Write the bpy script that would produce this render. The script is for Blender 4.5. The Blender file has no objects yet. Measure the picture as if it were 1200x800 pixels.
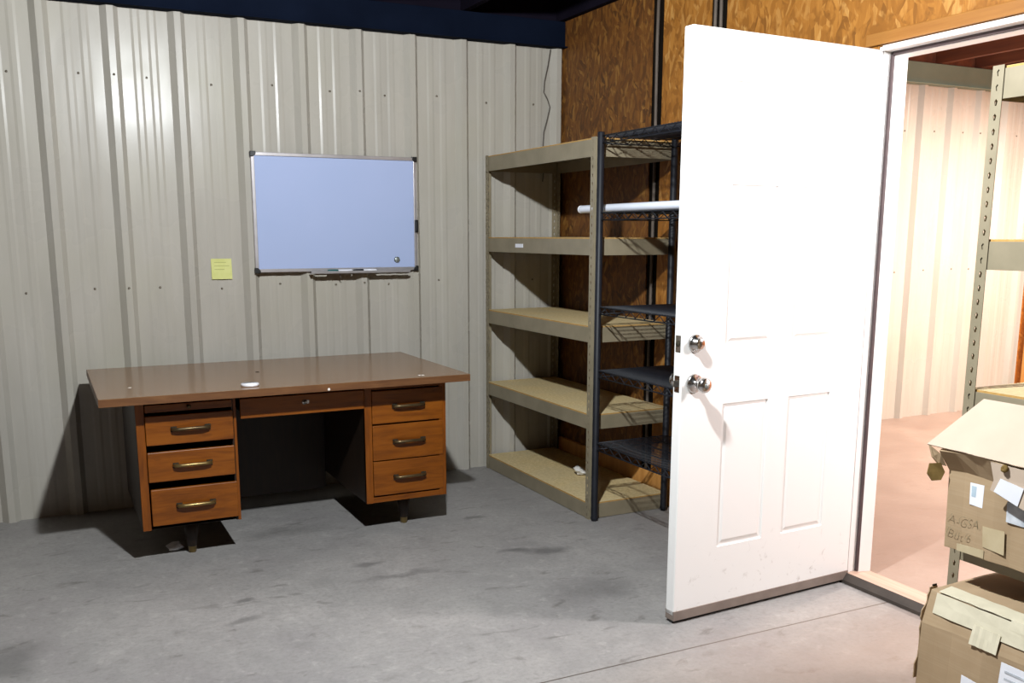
import bpy, bmesh, math, random
from mathutils import Vector, Matrix

random.seed(7)
SC = bpy.context.scene
COL = SC.collection
PI = math.pi

# ------------------------------------------------------------------ helpers
def lin(r, g, b):
    f = lambda c: (c / 255 / 12.92) if c / 255 <= 0.04045 else ((c / 255 + 0.055) / 1.055) ** 2.4
    return (f(r), f(g), f(b), 1.0)


class NT:
    """small wrapper for building node materials"""
    def __init__(self, name):
        self.m = bpy.data.materials.new(name)
        self.m.use_nodes = True
        self.t = self.m.node_tree
        self.b = self.t.nodes['Principled BSDF']

    def n(self, kind, **kw):
        nd = self.t.nodes.new(kind)
        for k, v in kw.items():
            if k.startswith('i_'):
                nd.inputs[k[2:].replace('_', ' ')].default_value = v
            else:
                setattr(nd, k, v)
        return nd

    def l(self, a, b):
        self.t.links.new(a, b)

    def coords(self, scale=(1, 1, 1), rot=(0, 0, 0), loc=(0, 0, 0)):
        tc = self.n('ShaderNodeTexCoord')
        mp = self.n('ShaderNodeMapping')
        mp.inputs['Scale'].default_value = scale
        mp.inputs['Rotation'].default_value = rot
        mp.inputs['Location'].default_value = loc
        self.l(tc.outputs['Object'], mp.inputs['Vector'])
        return mp.outputs['Vector']

    def noise(self, vec, scale=5, detail=4, rough=0.55, dist=0.0):
        nd = self.n('ShaderNodeTexNoise')
        nd.inputs['Scale'].default_value = scale
        nd.inputs['Detail'].default_value = detail
        nd.inputs['Roughness'].default_value = rough
        nd.inputs['Distortion'].default_value = dist
        self.l(vec, nd.inputs['Vector'])
        return nd.outputs['Fac']

    def ramp(self, fac, stops, interp='LINEAR'):
        nd = self.n('ShaderNodeValToRGB')
        cr = nd.color_ramp
        cr.interpolation = interp
        while len(cr.elements) > 1:
            cr.elements.remove(cr.elements[-1])
        cr.elements[0].position = stops[0][0]
        cr.elements[0].color = stops[0][1]
        for p, c in stops[1:]:
            e = cr.elements.new(p)
            e.color = c
        self.l(fac, nd.inputs['Fac'])
        return nd.outputs['Color']

    def mix(self, fac, a, b, mode='MIX'):
        nd = self.n('ShaderNodeMix', data_type='RGBA', blend_type=mode)
        for v, s in ((fac, nd.inputs[0]), (a, nd.inputs[6]), (b, nd.inputs[7])):
            if hasattr(v, 'links'):
                self.l(v, s)
            else:
                s.default_value = v
        return nd.outputs[2]

    def math(self, op, a, b=None, c=None, clamp=False):
        nd = self.n('ShaderNodeMath', operation=op, use_clamp=clamp)
        for v, s in zip((a, b, c), nd.inputs):
            if v is None:
                continue
            if hasattr(v, 'links'):
                self.l(v, s)
            else:
                s.default_value = v
        return nd.outputs[0]

    def base(self, c):
        if hasattr(c, 'links'):
            self.l(c, self.b.inputs['Base Color'])
        else:
            self.b.inputs['Base Color'].default_value = c

    def set(self, rough=0.5, metal=0.0, spec=0.5):
        if hasattr(rough, 'links'):
            self.l(rough, self.b.inputs['Roughness'])
        else:
            self.b.inputs['Roughness'].default_value = rough
        self.b.inputs['Metallic'].default_value = metal
        self.b.inputs['Specular IOR Level'].default_value = spec

    def bump(self, h, strength=0.3, dist=0.01):
        nd = self.n('ShaderNodeBump')
        nd.inputs['Strength'].default_value = strength
        nd.inputs['Distance'].default_value = dist
        self.l(h, nd.inputs['Height'])
        self.l(nd.outputs['Normal'], self.b.inputs['Normal'])


def mottled(name, c1, c2, scale=8, rough=0.5, metal=0.0, spec=0.5, stretch=(1, 1, 1), bump=0.0, detail=4):
    k = NT(name)
    f = k.noise(k.coords(stretch), scale, detail)
    k.base(k.ramp(f, [(0.3, c1), (0.7, c2)]))
    k.set(rough, metal, spec)
    if bump:
        k.bump(f, bump, 0.004)
    return k.m


# ------------------------------------------------------------------ materials
M = {}


def make_materials():
    # painted steel wall sheet
    k = NT('cream wall sheet')
    v = k.coords((1, 1, 0.18))
    f = k.noise(v, 7, 5, 0.6)
    f2 = k.noise(k.coords((1, 1, 1)), 2.2, 3)
    c = k.ramp(f, [(0.3, lin(172, 167, 158)), (0.7, lin(184, 179, 170))])
    c = k.mix(k.ramp(f2, [(0.45, (0, 0, 0, 1)), (0.75, (0.35, 0.35, 0.35, 1))]), c, lin(172, 168, 148))
    k.base(c)
    k.set(k.ramp(f2, [(0.3, (0.22, 0.22, 0.22, 1)), (0.7, (0.34, 0.34, 0.34, 1))]), 0, 0.22)
    k.bump(k.noise(k.coords((1, 1, 0.25)), 5, 2), 0.22, 0.02)
    M['sheet'] = k.m

    # stained concrete
    k = NT('stained concrete')
    v = k.coords()
    f = k.noise(v, 1.6, 8, 0.62, 0.4)
    g = k.noise(v, 9, 6, 0.6)
    c = k.ramp(f, [(0.28, lin(137, 133, 133)), (0.50, lin(148, 145, 143)), (0.74, lin(160, 156, 153))])
    c = k.mix(k.ramp(g, [(0.34, (0.35, 0.35, 0.35, 1)), (0.52, (0, 0, 0, 1))]), c, lin(127, 125, 123))
    gt = k.noise(v, 55, 4, 0.7)
    c = k.mix(k.ramp(gt, [(0.34, (0.30, 0.30, 0.30, 1)), (0.55, (0, 0, 0, 1))]), c, lin(109, 106, 103))
    sp2 = k.noise(k.coords((1, 1, 1), (0, 0, 0.9)), 17, 6, 0.68, 0.3)
    c = k.mix(k.ramp(sp2, [(0.56, (0, 0, 0, 1)), (0.72, (0.42, 0.42, 0.42, 1))]), c, lin(180, 176, 172))
    c = k.mix(k.ramp(sp2, [(0.28, (0.40, 0.40, 0.40, 1)), (0.42, (0, 0, 0, 1))]), c, lin(112, 108, 104))
    # small dark drag marks
    sc = k.noise(k.coords((1.0, 2.4, 1), (0, 0, 0.5)), 6.5, 5, 0.6, 0.6)
    c = k.mix(k.ramp(sc, [(0.60, (0, 0, 0, 1)), (0.70, (0.5, 0.5, 0.5, 1))]), c, lin(88, 84, 80))
    # spots of oil and dirt with a place of their own
    tc = k.n('ShaderNodeTexCoord')
    ds = k.n('ShaderNodeTexNoise')
    ds.inputs['Scale'].default_value = 7.0
    ds.inputs['Detail'].default_value = 5.0
    k.l(tc.outputs['Object'], ds.inputs['Vector'])
    off = k.n('ShaderNodeVectorMath', operation='SCALE')
    off.inputs['Scale'].default_value = 0.16
    k.l(ds.outputs['Color'], off.inputs[0])
    ad = k.n('ShaderNodeVectorMath', operation='ADD')
    k.l(tc.outputs['Object'], ad.inputs[0])
    k.l(off.outputs[0], ad.inputs[1])
    for (x, y, rx, ry, amt) in ((-1.06, -1.49, 0.12, 0.05, 0.50), (-0.92, -1.54, 0.13, 0.06, 0.48),
                                (-0.95, -2.03, 0.28, 0.15, 0.27), (-3.06, -1.75, 0.13, 0.22, 0.45),
                                (-1.70, -1.35, 0.08, 0.04, 0.45), (-1.9, -0.75, 0.25, 0.12, 0.3),
                                (-2.25, -1.55, 0.05, 0.03, 0.5), (-1.62, -1.55, 0.22, 0.035, 0.35),
                                (-2.3, -1.75, 0.1, 0.03, 0.4), (-1.0, -0.95, 0.07, 0.03, 0.45)):
        sb = k.n('ShaderNodeVectorMath', operation='SUBTRACT')
        sb.inputs[1].default_value = (x + 0.08, y + 0.08, 0.08)
        k.l(ad.outputs[0], sb.inputs[0])
        ml = k.n('ShaderNodeVectorMath', operation='MULTIPLY')
        ml.inputs[1].default_value = (1 / rx, 1 / ry, 0)
        k.l(sb.outputs[0], ml.inputs[0])
        ln = k.n('ShaderNodeVectorMath', operation='LENGTH')
        k.l(ml.outputs[0], ln.inputs[0])
        fac = k.ramp(ln.outputs['Value'], [(0.35, (amt, amt, amt, 1)), (1.0, (0, 0, 0, 1))])
        c = k.mix(fac, c, lin(58, 58, 58))
    # sawn joint running along x
    sp = k.n('ShaderNodeSeparateXYZ')
    k.l(tc.outputs['Object'], sp.inputs[0])
    d = k.math('ABSOLUTE', k.math('ADD', sp.outputs['Y'], 2.645))
    j = k.math('LESS_THAN', d, 0.0032)
    c = k.mix(k.math('MULTIPLY', j, 0.85), c, lin(70, 60, 52))
    sb = k.n('ShaderNodeVectorMath', operation='SUBTRACT')  # warm light spilling from the doorway, painted as a tan floor patch
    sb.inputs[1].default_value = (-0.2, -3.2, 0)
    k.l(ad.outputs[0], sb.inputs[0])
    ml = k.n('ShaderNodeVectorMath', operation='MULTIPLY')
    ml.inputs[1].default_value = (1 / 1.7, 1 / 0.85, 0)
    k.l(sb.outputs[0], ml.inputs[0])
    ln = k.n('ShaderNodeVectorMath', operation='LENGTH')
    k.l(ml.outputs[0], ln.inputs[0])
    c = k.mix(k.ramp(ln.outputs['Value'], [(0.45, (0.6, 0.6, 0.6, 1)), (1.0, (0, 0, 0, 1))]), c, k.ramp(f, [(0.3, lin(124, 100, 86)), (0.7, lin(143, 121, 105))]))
    # tan tint over the floor of the next room
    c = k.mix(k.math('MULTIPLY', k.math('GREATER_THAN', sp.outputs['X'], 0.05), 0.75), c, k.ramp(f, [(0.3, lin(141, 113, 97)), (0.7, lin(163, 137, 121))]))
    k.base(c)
    k.set(k.ramp(f, [(0.3, (0.42, 0.42, 0.42, 1)), (0.7, (0.56, 0.56, 0.56, 1))]), 0, 0.35)
    k.bump(g, 0.05, 0.004)
    M['concrete'] = k.m

    # strand board
    def osb(name, dark, tint, vs=1.0):
        k = NT(name)
        def layer(rot, sy, sz, loc):
            wob = k.n('ShaderNodeTexNoise')
            wob.inputs['Scale'].default_value = 9.0
            v0 = k.coords((1, 1, 1), (0, 0, 0), loc)
            k.l(v0, wob.inputs['Vector'])
            a = k.n('ShaderNodeVectorMath', operation='SCALE')
            a.inputs['Scale'].default_value = 0.05
            k.l(wob.outputs['Color'], a.inputs[0])
            s = k.n('ShaderNodeVectorMath', operation='ADD')
            k.l(v0, s.inputs[0])
            k.l(a.outputs[0], s.inputs[1])
            mp = k.n('ShaderNodeMapping')
            mp.inputs['Rotation'].default_value = (rot, 0, 0)
            k.l(s.outputs[0], mp.inputs['Vector'])
            m2 = k.n('ShaderNodeMapping')
            m2.inputs['Scale'].default_value = (0.01, sy, sz)
            k.l(mp.outputs['Vector'], m2.inputs['Vector'])
            vo = k.n('ShaderNodeTexVoronoi')
            vo.inputs['Scale'].default_value = 1.0
            k.l(m2.outputs['Vector'], vo.inputs['Vector'])
            return vo.outputs['Color'], vo.outputs['Distance']
        cA, dA = layer(0.12, 42 * vs, 11 * vs, (0, 0, 0))
        cB, dB = layer(-0.35, 34 * vs, 10 * vs, (0, 3.1, 1.7))
        cC, dC = layer(0.7, 40 * vs, 13 * vs, (0, 5.3, 4.1))
        def bw(c):
            q = k.n('ShaderNodeRGBToBW')
            k.l(c, q.inputs[0])
            return q.outputs[0]
        pal = [(0.15, dark[0]), (0.38, dark[1]), (0.55, dark[2]), (0.72, dark[3]), (0.9, dark[4])]
        a = k.ramp(bw(cA), pal)
        b = k.ramp(bw(cB), pal)
        c3 = k.ramp(bw(cC), pal)
        sel = k.noise(k.coords((1, 1, 0.6)), 14, 3)
        c = k.mix(k.ramp(sel, [(0.46, (0, 0, 0, 1)), (0.52, (1, 1, 1, 1))]), a, b)
        sel2 = k.noise(k.coords((1, 1, 1), (0, 0, 0), (0, 9, 2)), 11, 3)
        c = k.mix(k.ramp(sel2, [(0.52, (0, 0, 0, 1)), (0.6, (1, 1, 1, 1))]), c, c3)
        gr = k.noise(k.coords((1, 90, 9)), 1.0, 3)
        c = k.mix(k.ramp(gr, [(0.35, (0.45, 0.45, 0.45, 1)), (0.6, (0, 0, 0, 1))]), c, tint)
        big = k.noise(k.coords((1, 1, 0.7)), 2.4, 3)
        c = k.mix(k.ramp(big, [(0.42, (0.4, 0.4, 0.4, 1)), (0.62, (0, 0, 0, 1))]), c, dark[1])
        k.base(c)
        k.set(0.55, 0, 0.35)
        k.bump(bw(cA), 0.12, 0.003)
        return k.m
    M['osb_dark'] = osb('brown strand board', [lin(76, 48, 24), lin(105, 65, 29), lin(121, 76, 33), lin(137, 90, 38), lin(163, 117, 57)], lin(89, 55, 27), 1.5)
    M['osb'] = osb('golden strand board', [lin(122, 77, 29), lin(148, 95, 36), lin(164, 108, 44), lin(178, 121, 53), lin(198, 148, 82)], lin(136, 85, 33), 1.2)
    M['plank'] = mottled('pine plank', lin(143, 92, 39), lin(163, 111, 51), 2, 0.5, stretch=(1, 1.2, 22))
    M['stud'] = mottled('stud wood', lin(196, 134, 66), lin(224, 164, 92), 2, 0.6, stretch=(14, 14, 1.2))
    M['orange_osb'] = osb('orange strand board', [lin(170, 96, 30), lin(196, 112, 36), lin(214, 126, 42), lin(226, 140, 52), lin(238, 166, 84)], lin(190, 106, 36), 0.9)

    M['navy'] = mottled('dark navy ceiling', lin(18, 15, 25), lin(27, 23, 35), 3, 0.9, spec=0.05)
    M['teal'] = mottled('dark teal beam paint', lin(8, 15, 30), lin(15, 23, 40), 3, 0.85, spec=0.06)
    M['beam_grey'] = mottled('grey green primer', lin(110, 131, 120), lin(121, 142, 129), 4, 0.5)
    M['redwood'] = mottled('reddish joist wood', lin(88, 46, 30), lin(118, 66, 42), 2, 0.7, stretch=(9, 1, 9))
    M['unseen_wall'] = mottled('low-bounce wall brown', lin(84, 70, 56), lin(96, 80, 64), 3, 0.7)  # dark tone for the unseen walls, chosen to cut bounced light

    # desk wood
    def wood(name, c1, c2, c3, st, rough=0.38):
        k = NT(name)
        w = k.noise(k.coords(st), 3.2, 6, 0.62, 0.8)
        b = k.noise(k.coords((1, 1, 1)), 6, 3)
        c = k.ramp(w, [(0.28, c1), (0.5, c2), (0.74, c3)])
        c = k.mix(k.ramp(b, [(0.55, (0, 0, 0, 1)), (0.8, (0.5, 0.5, 0.5, 1))]), c, c1)
        k.base(c)
        k.set(rough, 0, 0.4)
        k.bump(w, 0.05, 0.002)
        return k.m
    M['oak'] = wood('orange oak veneer', lin(90, 44, 5), lin(124, 66, 8), lin(139, 78, 15), (1.2, 4, 12))
    M['oak_v'] = wood('orange oak frame', lin(94, 47, 5), lin(122, 64, 8), lin(137, 75, 13), (12, 6, 1.2))
    M['oak_dark_shade'] = wood('dark shaded oak', lin(28, 18, 10), lin(38, 24, 13), lin(48, 30, 16), (10, 4, 1.5), 0.5)  # oak darkened to paint in shade on desk sides and kneehole; legs share it
    k = NT('brown laminate')
    w = k.noise(k.coords((2.0, 26, 26)), 3.0, 5, 0.6, 0.5)
    f = k.noise(k.coords(), 60, 3)
    c = k.ramp(w, [(0.3, lin(122, 92, 64)), (0.7, lin(140, 107, 76))])
    c = k.mix(0.18, c, k.ramp(f, [(0.3, lin(90, 60, 39)), (0.7, lin(156, 113, 79))]))
    k.base(c)
    k.set(0.2, 0, 0.5)
    M['laminate'] = k.m
    M['laminate_edge'] = wood('brown edge band', lin(88, 56, 34), lin(104, 68, 40), lin(118, 80, 48), (1.5, 8, 14), 0.45)
    M['hollow'] = mottled('dark hollow', lin(14, 10, 7), lin(22, 16, 10), 6, 0.9, spec=0.1)
    M['bronze'] = mottled('tarnished bronze', lin(72, 58, 40), lin(104, 86, 58), 14, 0.38, 0.75)
    M['brass'] = mottled('worn brass', lin(123, 103, 63), lin(153, 131, 85), 14, 0.35, 0.8)
    M['chrome'] = mottled('brushed nickel', lin(186, 184, 182), lin(212, 210, 208), 20, 0.2, 1.0)
    M['white_plastic'] = mottled('white plastic', lin(224, 224, 230), lin(238, 238, 244), 10, 0.35)

    # racks
    k = NT('tan rack paint')
    f = k.noise(k.coords(), 9, 4)
    k.base(k.ramp(f, [(0.3, lin(129, 120, 99)), (0.7, lin(145, 134, 112))]))
    k.set(0.42, 0, 0.45)
    M['rack'] = k.m
    M['hole'] = mottled('dull dark brown', lin(46, 42, 34), lin(60, 56, 46), 20, 0.9, spec=0.1)  # dull dark tone for keyways, bolt end, handle plates and torn corner
    k = NT('particle board')
    f = k.noise(k.coords(), 70, 4, 0.7)
    g = k.noise(k.coords(), 4, 4)
    c = k.ramp(f, [(0.3, lin(190, 166, 119)), (0.55, lin(213, 190, 140)), (0.75, lin(235, 212, 164))])
    c = k.mix(k.ramp(g, [(0.4, (0.35, 0.35, 0.35, 1)), (0.65, (0, 0, 0, 1))]), c, lin(192, 180, 149))
    k.base(c)
    k.set(0.75, 0, 0.2)
    M['particle'] = k.m
    M['particle_edge'] = mottled('particle board edge', lin(172, 134, 76), lin(192, 152, 92), 60, 0.8, spec=0.2)
    M['black_wire'] = mottled('black epoxy wire', lin(20, 22, 28), lin(30, 32, 40), 20, 0.5, spec=0.35)

    # door
    k = NT('scuffed white door paint')
    tc = k.n('ShaderNodeTexCoord')
    sp = k.n('ShaderNodeSeparateXYZ')
    k.l(tc.outputs['Object'], sp.inputs[0])
    low = k.math('SUBTRACT', 1.0, k.math('DIVIDE', sp.outputs['Z'], 0.34), clamp=True)
    sc = k.noise(k.coords((1, 1, 0.8)), 26, 4, 0.6, 0.8)
    msk = k.math('MULTIPLY', low, k.ramp(sc, [(0.62, (0, 0, 0, 1)), (0.74, (0.7, 0.7, 0.7, 1))]))
    k.base(k.mix(msk, lin(238, 237, 235), lin(160, 150, 142)))
    k.set(0.34, 0, 0.45)
    M['door'] = k.m
    M['frame_white'] = mottled('white frame paint', lin(232, 230, 228), lin(240, 238, 236), 6, 0.38)
    M['weatherstrip'] = mottled('brown weatherstrip', lin(62, 48, 50), lin(80, 64, 64), 12, 0.7)
    M['sweep'] = mottled('brown vinyl sweep', lin(119, 105, 97), lin(136, 123, 114), 12, 0.5)
    M['sill_wood'] = mottled('threshold wood', lin(172, 142, 124), lin(192, 162, 144), 4, 0.5, stretch=(12, 1, 1))
    M['sill_dark'] = mottled('threshold metal', lin(62, 56, 52), lin(80, 72, 66), 10, 0.45, 0.3)

    # whiteboard and small things
    M['board'] = mottled('whiteboard enamel', lin(172, 188, 226), lin(178, 192, 230), 1.5, 0.18, spec=0.5)
    M['alu'] = mottled('aluminium frame', lin(176, 172, 174), lin(194, 190, 192), 12, 0.35, 0.6)
    M['black_plastic'] = mottled('black plastic', lin(18, 18, 20), lin(28, 28, 30), 12, 0.4)
    M['teal_plastic'] = mottled('teal green marker cap', lin(14, 82, 84), lin(22, 98, 98), 12, 0.4)
    M['magnet'] = mottled('grey magnet', lin(120, 126, 124), lin(150, 156, 154), 30, 0.35, 0.5)
    M['note'] = mottled('yellow note paper', lin(206, 208, 128), lin(222, 222, 152), 14, 0.8)
    M['ink'] = mottled('pen ink', lin(140, 127, 100), lin(150, 137, 108), 12, 0.8)
    M['ink_note'] = mottled('faded pencil', lin(168, 172, 100), lin(180, 184, 112), 12, 0.8)
    M['foil'] = mottled('crumpled silver foil', lin(180, 180, 183), lin(235, 235, 237), 20, 0.3, 0.0)
    M['paper'] = mottled('white paper', lin(216, 214, 210), lin(232, 230, 226), 12, 0.8)
    M['label'] = mottled('label paper', lin(232, 234, 242), lin(242, 242, 248), 8, 0.6)
    M['label_print'] = mottled('faint blue print', lin(168, 190, 206), lin(190, 206, 218), 30, 0.6)
    M['label_grey'] = mottled('creased grey label film', lin(150, 156, 164), lin(214, 218, 224), 18, 0.25)
    M['tube'] = mottled('white tube glass', lin(226, 232, 246), lin(234, 238, 250), 6, 0.2)
    M['cable'] = mottled('grey cable jacket', lin(84, 74, 66), lin(104, 92, 82), 12, 0.7)
    M['cable_dark'] = mottled('dark thin wire', lin(74, 68, 62), lin(92, 86, 78), 12, 0.5)
    # cardboard
    k = NT('corrugated cardboard')
    f = k.noise(k.coords(), 6, 5)
    g = k.noise(k.coords((1, 1, 60)), 3, 2)
    c = k.ramp(f, [(0.3, lin(164, 141, 112)), (0.7, lin(180, 156, 126))])
    c = k.mix(k.ramp(g, [(0.45, (0.15, 0.15, 0.15, 1)), (0.6, (0, 0, 0, 1))]), c, lin(147, 117, 81))
    k.base(c)
    k.set(0.75, 0, 0.2)
    M['card'] = k.m
    M['card_pale'] = mottled('pale cardboard', lin(191, 172, 153), lin(205, 185, 166), 5, 0.7, spec=0.25)
    M['card_torn'] = mottled('torn cardboard core', lin(104, 84, 48), lin(134, 110, 66), 30, 0.9, spec=0.1)
    M['tape_pale'] = mottled('pale packing tape', lin(206, 198, 174), lin(220, 212, 188), 20, 0.35)
    M['tape'] = mottled('masking tape', lin(185, 167, 133), lin(197, 181, 148), 20, 0.4)
    M['screw'] = mottled('screw head', lin(104, 96, 84), lin(124, 116, 102), 20, 0.4, 0.4)
    M['chip_white'] = mottled('white paint fleck', lin(226, 218, 210), lin(240, 234, 228), 20, 0.6)


make_materials()


class MB:
    """collects geometry in world coordinates and links it as one mesh"""
    def __init__(self):
        self.v, self.f, self.mi, self.sm = [], [], [], []

    def add(self, vs, fs, mi=0, smooth=False):
        o = len(self.v)
        self.v += [tuple(p) for p in vs]
        for q in fs:
            self.f.append(tuple(i + o for i in q))
            self.mi.append(mi)
            self.sm.append(smooth)
        return self

    def box(self, x0, x1, y0, y1, z0, z1, mi=0):
        x0, x1 = sorted((x0, x1)); y0, y1 = sorted((y0, y1)); z0, z1 = sorted((z0, z1))
        vs = [(x0, y0, z0), (x1, y0, z0), (x1, y1, z0), (x0, y1, z0), (x0, y0, z1), (x1, y0, z1), (x1, y1, z1), (x0, y1, z1)]
        fs = [(3, 2, 1, 0), (4, 5, 6, 7), (0, 1, 5, 4), (1, 2, 6, 5), (2, 3, 7, 6), (3, 0, 4, 7)]
        return self.add(vs, fs, mi)

    def prism(self, poly, axis, a, b, mi=0, smooth=False):
        """poly: list of 2d points in the other two axes (cyclic order x->y->z), extruded from a to b"""
        n = len(poly)
        def mk(p, t):
            if axis == 'x': return (t, p[0], p[1])
            if axis == 'y': return (p[0], t, p[1])
            return (p[0], p[1], t)
        vs = [mk(p, a) for p in poly] + [mk(p, b) for p in poly]
        fs = [tuple(range(n - 1, -1, -1)), tuple(range(n, 2 * n))]
        fs += [(i, (i + 1) % n, n + (i + 1) % n, n + i) for i in range(n)]
        return self.add(vs, fs, mi, smooth)

    def tube(self, pts, r, n=8, mi=0, caps=True, smooth=True):
        pts = [Vector(p) for p in pts]
        rs = r if isinstance(r, (list, tuple)) else [r] * len(pts)
        rings = []
        up = None
        for i, p in enumerate(pts):
            d = (pts[min(i + 1, len(pts) - 1)] - pts[max(i - 1, 0)]).normalized()
            if up is None:
                up = Vector((0, 0, 1)) if abs(d.z) < 0.9 else Vector((1, 0, 0))
            a = d.cross(up).normalized()
            u = a.cross(d).normalized()
            up = u
            rings.append([p + (a * math.cos(2 * PI * k / n) + u * math.sin(2 * PI * k / n)) * rs[i] for k in range(n)])
        o = len(self.v)
        for q in rings:
            self.v += [tuple(x) for x in q]
        for i in range(len(pts) - 1):
            for k in range(n):
                self.f.append((o + i * n + k, o + i * n + (k + 1) % n, o + (i + 1) * n + (k + 1) % n, o + (i + 1) * n + k))
                self.mi.append(mi); self.sm.append(smooth)
        if caps:
            self.f.append(tuple(o + k for k in range(n - 1, -1, -1))); self.mi.append(mi); self.sm.append(False)
            e = o + (len(pts) - 1) * n
            self.f.append(tuple(e + k for k in range(n))); self.mi.append(mi); self.sm.append(False)
        return self

    def lathe(self, origin, axis, prof, n=24, mi=0):
        """prof: (distance along axis, radius)"""
        ax = Vector(axis).normalized()
        o = Vector(origin)
        return self.tube([o + ax * t for t, _ in prof], [max(r, 1e-5) for _, r in prof], n, mi)

    def build(self, name, mats, parent=None, origin=None, bevel=0.0, seg=2):
        """parent: an object with world_loc; vertices become local to its origin"""
        if parent is not None:
            base = Vector(parent['_o'])
        else:
            base = Vector(origin if origin is not None else (0, 0, 0))
        me = bpy.data.meshes.new(name)
        me.from_pydata([tuple(Vector(p) - base) for p in self.v], [], self.f)
        for i, p in enumerate(me.polygons):
            p.material_index = self.mi[i]
            p.use_smooth = self.sm[i]
        if not isinstance(mats, (list, tuple)):
            mats = [mats]
        for m in mats:
            me.materials.append(M[m])
        bm = bmesh.new()
        bm.from_mesh(me)
        bmesh.ops.recalc_face_normals(bm, faces=bm.faces)
        bm.to_mesh(me)
        bm.free()
        me.update()
        ob = bpy.data.objects.new(name, me)
        COL.objects.link(ob)
        ob['_o'] = tuple(base)
        if parent is not None:
            ob.parent = parent
        else:
            ob.location = base
        if bevel:
            b = ob.modifiers.new('soft edge', 'BEVEL')
            b.width = bevel
            b.segments = seg
            b.limit_method = 'ANGLE'
            b.angle_limit = math.radians(40)
        return ob


def tag(o, label=None, cat=None, group=None, kind=None):
    for k, v in (('label', label), ('category', cat), ('group', group), ('kind', kind)):
        if v:
            o[k] = v
    return o


def empty(name, loc, label, cat, group=None):
    o = bpy.data.objects.new(name, None)
    COL.objects.link(o)
    o.empty_display_size = 0.1
    o.location = loc
    o['_o'] = tuple(loc)
    return tag(o, label, cat, group)


def struct(o, label, cat):
    return tag(o, label, cat, kind='structure')


# ------------------------------------------------------------------ the setting
WALL_TOP = 2.458       # underside of the eave beam
DECK = 2.62            # underside of the joists
OFF, PITCH = 0.2994, 0.3048


def corrugated(x0, x1, z0, z1):
    """ribbed sheet facing -y, ribs standing 30 mm proud of the pan at y = 0"""
    b = MB()
    prof = []
    k0 = math.floor((x0 + OFF) / PITCH) - 1
    k1 = math.ceil((x1 + OFF) / PITCH) + 1
    for k in range(k0, k1 + 1):
        r = -OFF + k * PITCH                       # right foot of the big rib
        prof += [(r - 0.082, 0.0), (r - 0.053, -0.031), (r - 0.023, -0.031), (r, 0.0)]
        for c in (0.075, 0.150):                   # two shallow ribs in the pan
            prof += [(r + c - 0.022, 0.0), (r + c - 0.010, -0.0024), (r + c + 0.010, -0.0024), (r + c + 0.022, 0.0)]
    def at(x):
        for (xa, ya), (xb, yb) in zip(prof, prof[1:]):
            if xa <= x <= xb:
                return ya + (yb - ya) * (x - xa) / (xb - xa)
        return 0.0
    pts = [(x0, at(x0))] + [p for p in prof if x0 < p[0] < x1] + [(x1, at(x1))]
    zs = [z0, z1]
    n = len(pts)
    vs = [(x, y, z) for z in zs for x, y in pts] + [(x, 0.03, z) for z in zs for x, y in pts]
    fs = [(i, i + 1, n + i + 1, n + i) for i in range(n - 1)]
    fs += [(2 * n + i + 1, 2 * n + i, 3 * n + i, 3 * n + i + 1) for i in range(n - 1)]
    fs += [(i + 1, i, 2 * n + i, 2 * n + i + 1) for i in range(n - 1)]
    fs += [(n + i, n + i + 1, 3 * n + i + 1, 3 * n + i) for i in range(n - 1)]
    fs += [(0, n, 3 * n, 2 * n), (n - 1, 3 * n - 1 - n + n, 4 * n - 1, 2 * n - 1)]
    fs[-1] = (2 * n - 1, n - 1, 3 * n - 1, 4 * n - 1)
    b.add(vs, fs, 0)
    # screw heads in rows across the pans and a few on the ribs
    for zr in (1.125, 2.14):
        for k in range(k0, k1):
            r = -OFF + k * PITCH
            for dx, y in ((0.112, 0.0),):
                x = r + dx
                if x0 + 0.05 < x < x1 - 0.05:
                    b.lathe((x, y + 0.001, zr + 0.01 * math.sin(k * 2.3)), (0, -1, 0), [(0, 0.0058), (0.004, 0.0058), (0.006, 0.0035), (0.006, 0.0)], 8, 1)
            if k % 4 == 1 and x0 + 0.1 < r - 0.04 < x1 - 0.1:
                b.lathe((r - 0.038, -0.030, zr + 0.005), (0, -1, 0), [(0, 0.0058), (0.004, 0.0058), (0.006, 0.0035), (0.006, 0.0)], 8, 1)
    return b


w = corrugated(-4.6, 0.0, 0.0, WALL_TOP + 0.05).build('wall_back', ['sheet', 'screw'])
struct(w, 'cream ribbed metal wall behind the desk and whiteboard', 'wall')
w = corrugated(0.11, 4.34, 0.0, WALL_TOP + 0.1).build('wall_far', ['sheet', 'screw'])
struct(w, 'bright ribbed metal wall seen through the open doorway', 'wall')

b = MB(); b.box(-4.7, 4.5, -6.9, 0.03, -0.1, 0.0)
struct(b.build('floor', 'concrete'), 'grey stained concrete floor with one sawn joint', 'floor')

# right wall of strand board, in three panels with two open seams, and a doorway
OY0, OY1, OZ = -2.388, -3.36, 2.075
b = MB()
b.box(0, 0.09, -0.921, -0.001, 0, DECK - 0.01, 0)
b.box(0, 0.09, -1.385, -1.018, 0, DECK - 0.01, 1)
b.box(0, 0.09, OY0, -1.500, 0, DECK - 0.01, 1)
b.box(0, 0.09, OY1, OY0, OZ, DECK - 0.01, 1)
b.box(0, 0.09, -6.8, OY1, 0, DECK - 0.01, 1)
b.box(0.007, 0.09, -1.018, -0.921, 0, DECK - 0.01, 2)
b.box(0.007, 0.09, -1.500, -1.385, 0, DECK - 0.01, 2)
struct(b.build('wall_right', ['osb_dark', 'osb', 'hollow']), 'brown strand board wall with the doorway cut in it', 'wall')

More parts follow.
